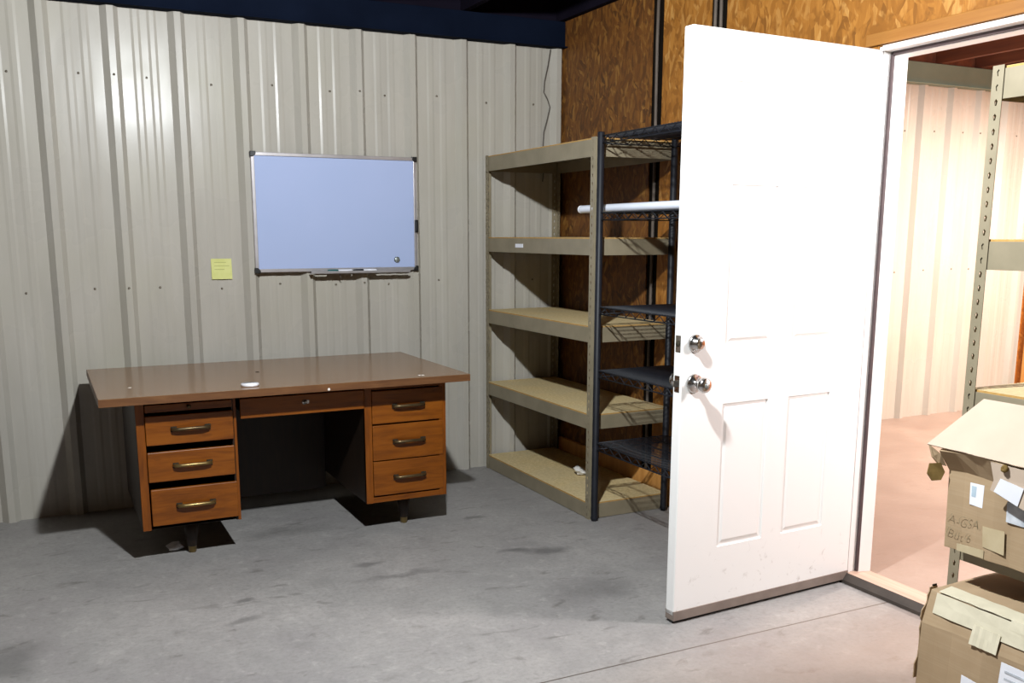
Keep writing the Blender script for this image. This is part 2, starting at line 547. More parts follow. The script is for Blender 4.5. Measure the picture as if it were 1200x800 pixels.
b = MB(); b.box(-4.7, -4.6, -6.8, 0.03, 0, DECK)
struct(b.build('unseen_wall_left', 'unseen_wall'), 'unseen side wall left of the picture, darkened to cut bounce light', 'wall')
b = MB(); b.box(-4.7, 4.5, -6.9, -6.8, 0, DECK)
struct(b.build('unseen_wall_rear', 'unseen_wall'), 'unseen wall behind the viewpoint, darkened to cut bounce light', 'wall')

# ceilings: dark deck on joists on both sides of the strand board wall
b = MB(); b.box(-4.7, 0.045, -6.9, 0.03, DECK + 0.22, DECK + 0.26); b.box(-4.6, 0.0, 0.0, 0.03, WALL_TOP + 0.06, DECK + 0.22)
struct(b.build('ceiling', 'navy'), 'dark navy ceiling deck above the desk room', 'ceiling')
b = MB(); b.box(0.046, 4.5, -6.9, 0.03, DECK + 0.22, DECK + 0.26); b.box(0.092, 4.44, 0.0, 0.03, WALL_TOP + 0.11, DECK + 0.22)
struct(b.build('ceiling', 'redwood'), 'reddish brown ceiling deck beyond the doorway', 'ceiling')
jx = [-0.02 - 0.61 * i for i in range(8)]
for i, x in enumerate(jx):
    b = MB(); b.box(x - 0.02, x + 0.02, -6.8, -0.002, DECK - 0.012, DECK + 0.22)
    struct(b.build('ceiling_joist', 'navy', bevel=0.003), 'dark navy ceiling joist over the desk room', 'joist')['group'] = 'navy ceiling joists'
for i in range(10):
    x = 0.2 + 0.42 * i
    b = MB(); b.box(x - 0.02, x + 0.02, -6.8, -0.002, DECK - 0.01, DECK + 0.22)
    struct(b.build('ceiling_joist', 'redwood', bevel=0.003), 'reddish brown ceiling joist beyond the doorway', 'joist')['group'] = 'reddish ceiling joists'

b = MB(); b.box(-4.6, -0.001, -0.045, -0.0005, WALL_TOP, DECK - 0.014); b.box(-4.6, -0.001, -0.075, -0.0455, WALL_TOP, WALL_TOP + 0.008)
struct(b.build('trim_1', 'teal', bevel=0.003), 'dark teal eave beam along the top of the ribbed wall', 'beam')
b = MB(); b.box(0.111, 4.3, -0.045, -0.0005, WALL_TOP - 0.002, DECK - 0.014); b.box(0.111, 4.3, -0.075, -0.0455, WALL_TOP - 0.002, WALL_TOP + 0.006)
struct(b.build('trim_2', 'beam_grey', bevel=0.003), 'grey green eave beam seen through the top of the doorway', 'beam')
b = MB(); b.box(-0.014, -0.0005, -4.9, -2.33, 2.079, 2.124)
struct(b.build('trim_3', 'plank', bevel=0.004), 'smooth pine plank fixed above the door frame', 'plank')

b = MB(); b.box(-0.022, -0.0005, -2.36, -0.05, 0.001, 0.150)
struct(b.build('baseboard_right', 'stud', bevel=0.003), 'bare pine board along the foot of the strand board wall', 'baseboard')

# wall at the far side of the other room: strand board on open studs
b = MB(); b.box(4.3402, 4.44, -6.8, 0.0, 0, DECK, 0)
struct(b.build('wall_other', 'orange_osb'), 'orange strand board wall at the far right of the next room', 'wall')
b = MB()
for y in (-0.10, -0.55, -1.0, -1.45, -1.9, -2.35, -2.8, -3.25):
    b.box(4.30, 4.3395, y - 0.02, y + 0.02, 0, DECK - 0.012)
b.box(4.30, 4.3395, -3.22, -0.13, 0.62, 0.66)
b.box(4.3005, 4.3390, -3.22, -0.13, 0.0, 0.04)
struct(b.build('trim_4', 'stud', bevel=0.003), 'pine studs and blocking on the orange board wall', 'stud')

# door frame
def make_frame():
    b = MB()
    ya, yb = -2.408, -3.342          # clear opening
    # hinge jamb, latch jamb, head (rebate face nearer the desk room, stop beyond)
    b.box(0.0, 0.115, ya, OY0, 0.0, OZ - 0.002)
    b.box(0.047, 0.115, ya - 0.012, ya, 0.0, 2.058)
    b.box(0.0, 0.115, OY1, yb, 0.0, OZ - 0.002)
    b.box(0.047, 0.115, yb, yb + 0.012, 0.0, 2.058)
    b.box(-0.008, 0.115, yb, ya, 2.056, OZ)
    b.box(0.047, 0.115, yb + 0.012, ya - 0.012, 2.040, 2.056)
    f = b.build('trim_5', 'frame_white', bevel=0.002)
    struct(f, 'white door frame around the open doorway', 'door frame')
    b = MB()
    b.box(0.036, 0.0468, ya - 0.011, ya - 0.0002, 0.04, 2.045)
    b.box(0.036, 0.0468, yb + 0.0002, yb + 0.011, 0.04, 2.045)
    b.box(0.036, 0.0468, yb + 0.012, ya - 0.0115, 2.043, 2.0555)
    b.build('weatherstrip', 'weatherstrip', f)
    b = MB()
    b.prism([(-0.030, 0.0), (0.115, 0.0), (0.115, 0.028), (0.02, 0.040), (-0.008, 0.036), (-0.028, 0.012)], 'y', yb + 0.001, ya - 0.0005, 0)
    for i, p in enumerate(b.f):
        pass
    # dark nosing on the room side, pale top
    b2 = MB()
    b2.prism([(-0.0302, 0.0), (-0.0282, 0.0125), (-0.008, 0.0364), (-0.0105, 0.0385), (-0.0325, 0.013), (-0.034, 0.0)], 'y', yb + 0.001, ya - 0.0005, 0)
    t = b.build('trim_6', 'sill_wood', bevel=0.002)
    struct(t, 'worn wooden threshold across the doorway', 'threshold')
    n = b2.build('nosing', 'sill_dark', t)
    n['label'] = 'dark metal nosing strip'


make_frame()


# ------------------------------------------------------------------ door (stands open into the room)
def make_door():
    y0, y1 = -2.410, -2.366
    x0, x1 = -0.904, -0.003
    z0, z1 = 0.030, 2.060
    cx = [x0, -0.712, -0.492, -0.392, -0.172, x1]
    cz = [z0, 0.262, 0.796, 1.006, 1.560, 1.680, 1.900, z1]
    bm = bmesh.new()
    grids = []
    for y in (y0, y1):
        grids.append([[bm.verts.new((x, y, z)) for z in cz] for x in cx])
    panels = {(1, 1), (3, 1), (1, 3), (3, 3), (1, 5), (3, 5)}
    pf = []
    for gi, g in enumerate(grids):
        for i in range(len(cx) - 1):
            for j in range(len(cz) - 1):
                q = [g[i][j], g[i + 1][j], g[i + 1][j + 1], g[i][j + 1]]
                if gi: q.reverse()
                f = bm.faces.new(q)
                if (i, j) in panels: pf.append(f)
    A, B = grids
    for i in range(len(cx) - 1):
        bm.faces.new([A[i + 1][0], A[i][0], B[i][0], B[i + 1][0]])
        bm.faces.new([A[i][-1], A[i + 1][-1], B[i + 1][-1], B[i][-1]])
    for j in range(len(cz) - 1):
        bm.faces.new([A[0][j], A[0][j + 1], B[0][j + 1], B[0][j]])
        bm.faces.new([A[-1][j + 1], A[-1][j], B[-1][j], B[-1][j + 1]])
    bmesh.ops.recalc_face_normals(bm, faces=bm.faces)
    # moulded raised panels: bead, groove, raised field
    for th, dp in ((0.006, -0.005), (0.012, 0.0), (0.016, 0.004)):
        bmesh.ops.inset_individual(bm, faces=pf, thickness=th, depth=dp)
    # rounded top corner at the free end
    for v in bm.verts:
        pass
    me = bpy.data.meshes.new('door_1')
    bm.to_mesh(me); bm.free()
    me.materials.append(M['door'])
    o = bpy.data.objects.new('door_1', me)
    COL.objects.link(o)
    o['_o'] = (0, -2.410, 0)
    me.transform(Matrix.Translation((0, 2.410, 0)))
    o.location = (0, -2.410, 0)
    o.rotation_euler = (0, 0, math.radians(2.93))
    bv = o.modifiers.new('soft edge', 'BEVEL'); bv.width = 0.0035; bv.segments = 2; bv.limit_method = 'ANGLE'; bv.angle_limit = math.radians(60)
    struct(o, 'white six panel door standing open into the room', 'door')
    # deadbolt and knob on both faces
    for yy, s in ((y0, -1), (y1, 1)):
        b = MB()
        b.lathe((-0.846, yy, 1.020), (0, s, 0), [(-0.001, 0.032), (0.004, 0.032), (0.008, 0.029), (0.011, 0.021), (0.026, 0.020), (0.028, 0.017), (0.029, 0.0)])
        d = b.build('deadbolt', 'chrome', o)
        b = MB(); b.box(-0.8475, -0.8445, yy + s * 0.0285, yy + s * 0.0295, 1.011, 1.029)
        b.build('keyway', 'hole', d)
        b = MB()
        b.lathe((-0.846, yy, 0.880), (0, s, 0), [(-0.001, 0.034), (0.004, 0.034), (0.009, 0.030), (0.012, 0.014), (0.030, 0.013), (0.036, 0.020), (0.043, 0.026), (0.053, 0.0275), (0.062, 0.025), (0.067, 0.018), (0.068, 0.012), (0.067, 0.0)])
        kn = b.build('door_knob', 'chrome', o)
        b = MB(); b.lathe((-0.846, yy + s * 0.066, 0.880), (0, s, 0), [(0, 0.0105), (0.003, 0.010), (0.0035, 0.0)], 16)
        b.build('knob_button', 'magnet', kn)
    for z, tongue in ((1.020, False), (0.880, True)):
        b = MB(); b.box(x0 - 0.0022, x0 + 0.001, -2.401, -2.375, z - 0.029, z + 0.029)
        lp = b.build('latch_plate', 'chrome', o, bevel=0.001)
        b = MB()
        if tongue:
            b.prism([(x0 - 0.0023, -2.396), (x0 - 0.0023, -2.380), (x0 - 0.010, -2.380), (x0 - 0.013, -2.386)], 'z', z - 0.011, z + 0.011)
            b.build('latch_bolt', 'chrome', lp)
        else:
            b.lathe((x0 - 0.0022, -2.388, z), (-1, 0, 0), [(0, 0.011), (0.002, 0.010), (0.0025, 0.0)], 16)
            b.build('bolt_end', 'hole', lp)
    b = MB(); b.box(x0, x1, y0 - 0.003, y1 + 0.001, 0.012, 0.048)
    b.box(x0 + 0.004, x1 - 0.004, y0 + 0.010, y1 - 0.010, 0.001, 0.012, 1)
    s = b.build('door_sweep', ['sweep', 'black_plastic'], o, bevel=0.0015)
    s['label'] = 'brown vinyl sweep'
    for z in (0.25, 1.04, 1.83):
        b = MB(); b.tube([(0.001, -2.360, z - 0.045), (0.001, -2.360, z + 0.045)], 0.006, 10); b.box(-0.002, -0.001, -2.405, -2.364, z - 0.045, z + 0.045)
        b.build('hinge', 'chrome', o)


make_door()


# ------------------------------------------------------------------ desk
def make_desk():
    D = empty('desk', (-1.9, -0.63, 0), 'old orange oak double pedestal desk with a brown laminate top', 'desk')
    b = MB()
    # top with rounded nose
    x0, x1, y0, y1 = -2.700, -1.094, -1.100, -0.150
    b.box(x0, x1, y0, y1, 0.7185, 0.7495, 1)
    b.box(x0 + 0.0012, x1 - 0.0012, y0 + 0.0012, y1 - 0.0012, 0.7490, 0.7508, 0)
    # small chips and marks
    b.lathe((-1.975, -0.60, 0.7505), (0, 0, 1), [(0, 0.010), (0.0015, 0.009), (0.002, 0.0)], 10, 3)
    for (x, y) in ((-1.32, -1.03), (-1.305, -1.035), (-2.56, -0.83)):
        b.lathe((x, y, 0.7505), (0, 0, 1), [(0, 0.009), (0.001, 0.007), (0.0012, 0.0)], 7, 2)
    b.lathe((-1.77, -1.0985, 0.726), (0, -1, 0), [(0, 0.007), (0.002, 0.006), (0.0025, 0.0)], 8, 2)
    b.build('desktop', ['laminate', 'laminate_edge', 'chip_white', 'hollow'], D, bevel=0.0)

    F = -0.975   # face frame
    def handle(parent, xc, z, y, wd=0.158, bright=False):
        h = MB()
        a, c = xc - wd / 2, xc + wd / 2
        h.tube([(a + 0.004, y, z), (a + 0.008, y - 0.016, z), (a + 0.03, y - 0.023, z + 0.001), (xc, y - 0.025, z + 0.002), (c - 0.03, y - 0.023, z + 0.001), (c - 0.008, y - 0.016, z), (c - 0.004, y, z)],
               [0.008, 0.0085, 0.0075, 0.007, 0.0075, 0.0085, 0.008], 10, 0)
        for q in (a + 0.010, c - 0.010):
            h.box(q - 0.012, q + 0.012, y - 0.006, y, z - 0.011, z + 0.011, 1)
        h.build('handle', ['brass', 'hole'] if bright else ['bronze', 'hole'], parent, bevel=0.0)

    def pedestal(x0, x1, zb, drawers, bright, left):
        P = MB()
        t = 0.020
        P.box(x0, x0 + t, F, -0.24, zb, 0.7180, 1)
        P.box(x1 - t, x1, F, -0.24, zb, 0.7180, 1 if left else 0)  # outer left and kneehole sides get the shade-darkened colour
        P.box(x0 + t, x1 - t, -0.26, -0.24, zb, 0.7180)
        P.box(x0 + t, x1 - t, F + 0.012, -0.26, zb, zb + 0.016, 1)
        P.box(x0 + t, x1 - t, F + 0.002, F + 0.10, 0.700, 0.7180)
        # face frame stiles
        P.box(x0, x0 + 0.034, F - 0.004, F + 0.018, zb, 0.7170)
        P.box(x1 - 0.034 if not left else x1 - 0.012, x1, F - 0.004, F + 0.018, zb, 0.7170)
        body = P.build('pedestal', ['oak_v', 'oak_dark_shade'], D, bevel=0.0015)
        for (xa, xb, za, zc, pr, hb) in drawers:
            d = MB()
            d.box(xa, xb, F - 0.006 - pr, F + 0.012 - pr, za, zc, 0)
            d.box(xa + 0.012, xb - 0.012, F + 0.0125 - pr, -0.30, za + 0.012, zc - 0.03, 1)
            dr = d.build('drawer', ['oak', 'oak_dark_shade'], D, bevel=0.003)
            handle(dr, (xa + xb) / 2 + 0.002, (za + zc) / 2 + 0.002, F - 0.0062 - pr, bright=hb)
        return body

    pedestal(-2.558, -2.150, 0.155, [
        (-2.523, -2.166, 0.523, 0.648, 0.010, False),
        (-2.523, -2.167, 0.366, 0.494, 0.012, True),
        (-2.519, -2.163, 0.176, 0.334, 0.014, True)], True, True)
    pedestal(-1.573, -1.170, 0.150, [
        (-1.537, -1.186, 0.527, 0.682, 0.0, False),
        (-1.537, -1.186, 0.352, 0.519, 0.0, False),
        (-1.537, -1.186, 0.184, 0.347, 0.001, False)], False, False)
    # bottom rail of the right pedestal
    b = MB(); b.box(-1.539, -1.184, F - 0.002, F + 0.016, 0.150, 0.176)
    b.build('bottom_rail', 'oak', D, bevel=0.002)
    b = MB(); b.box(-2.524, -2.163, F + 0.012, F + 0.028, 0.155, 0.172)
    b.build('bottom_rail', 'oak_dark_shade', D, bevel=0.002)
    # pull-out writing slide over the left drawers
    b = MB(); b.box(-2.520, -2.166, F - 0.004, -0.35, 0.661, 0.693)
    s = b.build('writing_slide', 'oak', D, bevel=0.002)
    b = MB(); b.lathe((-2.345, F - 0.004, 0.679), (0, -1, 0), [(0, 0.006), (0.006, 0.005), (0.010, 0.009), (0.016, 0.009), (0.018, 0.0)], 12)
    b.build('knob', 'bronze', s)
    b = MB(); b.box(-1.537, -1.186, F + 0.001, F + 0.018, 0.686, 0.708)
    b.build('top_rail', 'oak', D, bevel=0.002)
    # middle drawer with lock
    b = MB(); b.box(-2.133, -1.576, F - 0.012, F + 0.008, 0.606, 0.694); b.box(-2.11, -1.60, F + 0.0085, -0.40, 0.612, 0.672, 1)
    c = b.build('drawer', ['oak', 'oak_dark_shade'], D, bevel=0.003)
    b = MB(); b.lathe((-1.852, F - 0.012, 0.660), (0, -1, 0), [(0, 0.012), (0.004, 0.011), (0.005, 0.004), (0.003, 0.0)], 14); b.box(-1.842, -1.832, F - 0.0145, F - 0.0118, 0.652, 0.667)
    b.build('lock', 'chrome', c)
    # modesty panel between the pedestals
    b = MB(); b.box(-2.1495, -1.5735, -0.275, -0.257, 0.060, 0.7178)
    b.build('modesty_panel', 'oak_dark_shade', D, bevel=0.0015)
    # turned legs, front and back under each pedestal
    for x in (-2.349, -1.350):
        for y in (-0.862, -0.34):
            l = MB(); l.lathe((x, y, 0.0), (0, 0, 1), [(0, 0.014), (0.004, 0.017), (0.030, 0.019), (0.031, 0.0205), (0.1545 if x < -2 else 0.1495, 0.036)], 16)
            for i in range(len(l.f)):
                if max(l.v[q][2] for q in l.f[i]) < 0.0305: l.mi[i] = 1
            l.build('leg', ['oak_dark_shade', 'brass'], D)


make_desk()

# small things on and under the desk
b = MB(); b.lathe((-2.09, -1.005, 0.7512), (0, 0, 1), [(0, 0.036), (0.003, 0.038), (0.010, 0.038), (0.012, 0.035), (0.0125, 0.031), (0.010, 0.029), (0.009, 0.0)], 28)
tag(b.build('plastic_lid', 'white_plastic', origin=(-2.09, -1.005, 0.7512)), 'small round white plastic lid lying on the brown desk top', 'lid')


def crumple(name, loc, size, mat, label, cat, seed):
    r = random.Random(seed)
    bm = bmesh.new()
    bmesh.ops.create_icosphere(bm, subdivisions=3, radius=1.0)
    off = [(Vector((r.uniform(-1, 1), r.uniform(-1, 1), r.uniform(-1, 1))).normalized(), r.uniform(0.55, 0.9)) for _ in range(16)]
    for v in bm.verts:
        for n, d in off:
            t = v.co.dot(n)
            if t > d: v.co -= n * (t - d) * 1.25
        v.co *= 1 + r.uniform(-0.07, 0.07)
        v.co = Vector((v.co.x * size[0], v.co.y * size[1], v.co.z * size[2]))
    zm = min(v.co.z for v in bm.verts)
    for v in bm.verts: v.co.z -= zm
    me = bpy.data.meshes.new(name)
    bm.to_mesh(me); bm.free()
    me.materials.append(M[mat])
    o = bpy.data.objects.new(name, me)
    COL.objects.link(o)
    o.location = loc
    o['_o'] = loc
    return tag(o, label, cat)


crumple('crumpled_wrapper', (-2.412, -0.82, 0.0), (0.045, 0.03, 0.022), 'foil', 'crumpled silver wrapper on the floor beside the left desk leg', 'wrapper', 3)
crumple('crumpled_paper', (-0.25, -0.71, 0.0815), (0.05, 0.05, 0.025), 'paper', 'crumpled paper scrap on the bottom shelf of the corner rack', 'paper', 5)

# ------------------------------------------------------------------ whiteboard
def make_board():
    x0, x1, z0, z1 = -1.848, -0.944, 1.196, 1.809
    W = empty('whiteboard', ((x0 + x1) / 2, -0.033, z0), 'blank whiteboard with aluminium frame on the ribbed wall', 'whiteboard')
    b = MB(); b.box(x0 + 0.012, x1 - 0.012, -0.046, -0.033, z0 + 0.012, z1 - 0.012)
    b.build('writing_surface', 'board', W)
    b = MB()
    for (a, c, e, f) in ((x0, x1, z1 - 0.018, z1), (x0, x1, z0, z0 + 0.018)):
        b.box(a, c, -0.052, -0.0325, e, f)
    for (a, c) in ((x0, x0 + 0.018), (x1 - 0.018, x1)):
        b.box(a, c, -0.052, -0.0325, z0 + 0.018, z1 - 0.018)
    b.build('frame', 'alu', W, bevel=0.002)
    for x in (x0, x1):
        for z in (z0, z1):
            sx = 1 if x == x0 else -1
            sz = 1 if z == z0 else -1
            b = MB()
            b.prism([(x - sx * 0.004, z - sz * 0.004), (x + sx * 0.026, z - sz * 0.004), (x + sx * 0.026, z + sz * 0.010), (x + sx * 0.012, z + sz * 0.024), (x - sx * 0.004, z + sz * 0.024)], 'y', -0.056, -0.0335)
            b.build('corner_cap', 'black_plastic', W, bevel=0.003)
    b = MB()
    b.box(-1.565, -1.005, -0.098, -0.0525, 1.186, 1.190)
    b.box(-1.565, -1.005, -0.098, -0.0945, 1.190, 1.199)
    b.build('pen_tray', 'alu', W, bevel=0.001)
    return W


BOARD = make_board()


def marker(xa, xb, cap_mat, cap_left, label):
    y, z = -0.074, 1.1985
    cx = xa + 0.055 if cap_left else xb - 0.055
    b = MB()
    if cap_left:
        b.lathe((cx, y, z), (1, 0, 0), [(0, 0.008), (xb - cx - 0.004, 0.008), (xb - cx, 0.0065), (xb - cx, 0.0)], 16)
    else:
        b.lathe((cx, y, z), (-1, 0, 0), [(0, 0.008), (cx - xa - 0.004, 0.008), (cx - xa, 0.0065), (cx - xa, 0.0)], 16)
    o = b.build('whiteboard_marker', 'white_plastic', origin=((xa + xb) / 2, y, z - 0.008))
    b = MB()
    if cap_left:
        b.lathe((cx, y, z), (-1, 0, 0), [(-0.002, 0.0082), (0.001, 0.0085), (cx - xa - 0.01, 0.0080), (cx - xa, 0.0065), (cx - xa, 0.0)], 16)
    else:
        b.lathe((cx, y, z), (1, 0, 0), [(-0.002, 0.0082), (0.001, 0.0085), (xb - cx - 0.01, 0.0080), (xb - cx, 0.0065), (xb - cx, 0.0)], 16)
    b.build('cap', cap_mat, o)['label'] = 'coloured cap'
    tag(o, label, 'marker', 'markers in the whiteboard tray')


marker(-1.470, -1.335, 'teal_plastic', True, 'white marker with teal cap in the whiteboard tray')
marker(-1.328, -1.195, 'black_plastic', True, 'white marker with black cap in the whiteboard tray')
b = MB(); b.lathe((-1.066, -0.0465, 1.254), (0, -1, 0), [(0, 0.017), (0.005, 0.0165), (0.008, 0.013), (0.009, 0.0)], 20)
tag(b.build('round_magnet', 'magnet', origin=(-1.066, -0.0465, 1.254)), 'round grey magnet on the lower right of the whiteboard', 'magnet')
b = MB(); b.box(-0.961, -0.941, -0.064, -0.0525, 1.405, 1.472); b.box(-0.957, -0.945, -0.069, -0.064, 1.412, 1.465)
tag(b.build('pen_clip', 'black_plastic', origin=(-0.951, -0.0525, 1.405), bevel=0.002), 'black pen clip stuck on the right edge of the whiteboard', 'clip')
b = MB()
b.tube([(-1.395, -0.0575, 1.196), (-1.398, -0.064, 1.186), (-1.400, -0.060, 1.170), (-1.390, -0.060, 1.158)], 0.003, 8)
b.build('hook', 'cable_dark', BOARD)

# yellow note stuck on the wall, slightly curled at the bottom
b = MB()
n = 6
vs, fs = [], []
for j in range(n + 1):
    t = j / n
    z = 1.269 - 0.105 * t
    y = -0.0072 - 0.006 * t * t
    for x in (-2.066, -1.962):
        vs += [(x, y, z), (x, y + 0.0006, z)]
for j in range(n):
    a = 4 * j
    c = 4 * (j + 1)
    fs += [(a, a + 2, c + 2, c), (a + 1, c + 1, c + 3, a + 3), (a, c, c + 1, a + 1), (a + 2, a + 3, c + 3, c + 2)]
fs += [(0, 1, 3, 2), (4 * n, 4 * n + 2, 4 * n + 3, 4 * n + 1)]
b.add(vs, fs, 0, False)
for (xa, xb, z) in ((-2.05, -1.99, 1.25), (-2.05, -1.975, 1.232), (-2.05, -2.0, 1.214)):
    t = (1.269 - z) / 0.105
    b.box(xa, xb, -0.0076 - 0.006 * t * t, -0.0070 - 0.006 * t * t, z - 0.0015, z + 0.0015, 1)
tag(b.build('sticky_note', ['note', 'ink_note'], origin=(-2.014, -0.007, 1.164)), 'square yellow sticky note on the ribbed wall beside the whiteboard', 'note')

# hanging wire in the corner
b = MB()
pts = [(-0.081, -0.012, 2.452), (-0.098, -0.012, 2.36), (-0.120, -0.012, 2.27), (-0.124, -0.012, 2.211), (-0.100, -0.012, 2.175), (-0.082, -0.012, 2.130), (-0.100, -0.012, 2.06), (-0.122, -0.012, 1.985), (-0.128, -0.012, 1.90), (-0.118, -0.012, 1.80), (-0.128, -0.012, 1.70)]
b.tube(pts, 0.0036, 8)
tag(b.build('hanging_wire', 'cable_dark', origin=(-0.12, -0.012, 1.70)), 'thin dark wire hanging down the ribbed wall by the corner', 'wire')

# cables in the wall seams
def cable(y, r, mat, label, wob):
    b = MB()
    b.tube([(0.0065 - r - 0.001 * (1 + math.sin(i * 1.7 + wob)), y + 0.003 * math.sin(i * 1.1 + wob), 2.60 - 0.26 * i) for i in range(11)], r, 8)
    tag(b.build('wall_cable', mat, origin=(0.03, y, 0.0)), label, 'cable', 'cables in the strand board seams')


cable(-0.975, 0.0085, 'cable', 'grey cable down the wall seam behind the wire rack', 0)
cable(-1.425, 0.0085, 'cable', 'grey cable nearer the corner in the wall seam above the door', 1)
cable(-1.462, 0.0085, 'cable', 'grey cable nearer the doorway in the wall seam above the door', 2)


# ------------------------------------------------------------------ tan steel racks
LEVELS = [(0.080, 0.078), (0.527, 0.074), (0.957, 0.078), (1.376, 0.082), (1.832, 0.084)]   # top of beam, beam height


def make_rack(y_far, y_near, label):
    xf, xb = -0.512, -0.040
    R = empty('shelving_rack', ((xf + xb) / 2, (y_far + y_near) / 2, 0), label, 'shelving rack', 'tan steel shelving racks')
    H = 1.836
    fw, t = 0.034, 0.0022
    for x, sx in ((xf, 1), (xb, -1)):
        for y, sy in ((y_far, -1), (y_near, 1)):
            p = MB()
            # slotted angle iron: one flange facing the room, the other facing along the wall
            def flange(mk, w0, w1):
                n = int(H / 0.0381)
                ch = H / n
                hc = w0 + (w1 - w0) * 0.52
                for i in range(n):
                    za, zc = i * ch, (i + 1) * ch
                    zm = (za + zc) / 2
                    vs = [mk(w0, za), mk(w1, za), mk(w1, zc), mk(w0, zc),
                          mk(hc - 0.0024, zm - 0.009), mk(hc + 0.0024, zm - 0.009), mk(hc + 0.0048, zm + 0.003), mk(hc, zm + 0.009), mk(hc - 0.0048, zm + 0.003)]
                    p.add(vs, [(0, 1, 5, 4), (1, 2, 6, 5), (2, 7, 6), (2, 3, 7), (3, 8, 7), (3, 0, 4, 8)], 0)
            flange(lambda w, z: (x, y + sy * w, z), 0.0, fw)
            flange(lambda w, z: (x + sx * w, y, z), 0.0, fw)
            po = p.build('post', 'rack', R)
            so = po.modifiers.new('plate', 'SOLIDIFY'); so.thickness = 0.002; so.offset = 0.0
    for zt, hh in LEVELS:
        for x, sx in ((xf, 1), (xb, -1)):
            m = MB()
            a = x + sx * (t + 0.0006)
            m.box(a, a + sx * 0.0025, y_near + t + 0.001, y_far - t - 0.001, zt - hh, zt - 0.005)
            m.box(a + sx * 0.0025, a + sx * 0.022, y_near + t + 0.001, y_far - t - 0.001, zt - 0.019, zt - 0.0168)
            m.build('long_beam', 'rack', R, bevel=0.0008)
        for y, sy in ((y_far, -1), (y_near, 1)):
            m = MB()
            a = y + sy * (t + 0.0006)
            m.box(xf + 0.006, xb - 0.006, a, a + sy * 0.0025, zt - hh, zt - 0.005)
            m.box(xf + 0.026, xb - 0.026, a + sy * 0.0025, a + sy * 0.022, zt - 0.019, zt - 0.0168)
            m.build('end_beam', 'rack', R, bevel=0.0008)
        m = MB()
        m.box(xf + 0.0065, xb - 0.0065, y_near + 0.0065, y_far - 0.0065, zt - 0.016, zt + 0.0005, 1)
        m.box(xf + 0.0075, xb - 0.0075, y_near + 0.0075, y_far - 0.0075, zt + 0.0002, zt + 0.0012, 0)
        m.build('shelf_board', ['particle', 'particle_edge'], R)
    return R


corner = make_rack(-0.034, -1.226, 'empty tan steel rack with five board shelves in the corner')
b = MB(); b.box(-0.5108, -0.5090, -0.50, -0.41, 1.322, 1.342)
b.build('label', 'label', corner)['label'] = 'small white label strip'
make_rack(-3.262, -4.455, 'tan steel rack holding cardboard boxes beside the doorway')


# ------------------------------------------------------------------ black wire rack
def make_wire_rack():
    xf, xb, yf, yn = -0.496, -0.082, -1.252, -2.170
    R = empty('wire_shelving_rack', ((xf + xb) / 2, (yf + yn) / 2, 0), 'black wire shelving rack between the tan rack and the open door', 'shelving rack')
    H = 1.855
    zs = [0.392, 0.748, 1.052, 1.490, 1.836]
    for x in (xf, xb):
        for y in (yf, yn):
            p = MB()
            prof = [(0, 0.014), (0.012, 0.019), (0.02, 0.0165)]
            prof += [(H - 0.004, 0.0165), (H, 0.013), (H, 0.0)]
            p.lathe((x, y, 0), (0, 0, 1), prof, 12)
            p.build('post', 'black_wire', R)
    for z in zs:
        s = MB()
        r = 0.0032
        # double rim on all four sides joined by a zigzag truss
        for zz in (z, z - 0.032):
            for x in (xf, xb):
                s.tube([(x, yf - 0.016, zz), (x, yn + 0.016, zz)], r, 6)
            for y in (yf, yn):
                s.tube([(xf + 0.016, y, zz), (xb - 0.016, y, zz)], r, 6)
        for x in (xf, xb):
            n = 24
            s.tube([(x, yf - 0.02 + (yn - yf + 0.04) * i / n, z - (0.003 if i % 2 else 0.029)) for i in range(n + 1)], 0.0024, 5, smooth=False)
        for y in (yf, yn):
            n = 12
            s.tube([(xf + 0.02 + (xb - xf - 0.04) * i / n, y, z - (0.003 if i % 2 else 0.029)) for i in range(n + 1)], 0.0024, 5, smooth=False)
        for i in range(1, 46):
            y = yf + (yn - yf) * i / 46
            s.tube([(xf, y, z + 0.003), (xb, y, z + 0.003)], 0.0020, 5)
        for i in range(1, 4):
            x = xf + (xb - xf) * i / 4
            s.tube([(x, yf, z - 0.003), (x, yn, z - 0.003)], 0.003, 6)
        # corner collars
        for x in (xf, xb):
            for y in (yf, yn):
                s.lathe((x, y, z - 0.036), (0, 0, 1), [(0, 0.017), (0, 0.020), (0.040, 0.0215), (0.040, 0.017)], 12)
        s.build('wire_shelf', 'black_wire', R)


make_wire_rack()

# fluorescent tube lying on the second wire shelf from the top, poking through the corner rack
def make_tube():
    ya, yb, x, z = -0.945, -2.16, -0.420, 1.490 + 0.005 + 0.0190
    b = MB()
    b.lathe((x, ya - 0.014, z), (0, -1, 0), [(0, 0.0185), (0.01, 0.0190), (ya - yb - 0.038, 0.0190), (ya - yb - 0.028, 0.0185)], 24)
    o = b.build('fluorescent_tube', 'tube', origin=(x, (ya + yb) / 2, z - 0.019))
    for y, s in ((ya, 1), (yb, -1)):
        c = MB()
        c.lathe((x, y - s * 0.017, z), (0, s, 0), [(0, 0.0192), (0.010, 0.0192), (0.015, 0.016), (0.017, 0.0)], 24)
        for d in (-0.006, 0.006):
            c.lathe((x + d, y - s * 0.001, z), (0, s, 0), [(0, 0.0012), (0.007, 0.0012), (0.0075, 0.0)], 6, 1)
        c.build('end_cap', ['white_plastic', 'chrome'], o)
    tag(o, 'white fluorescent tube lying on the black wire rack', 'tube')


make_tube()


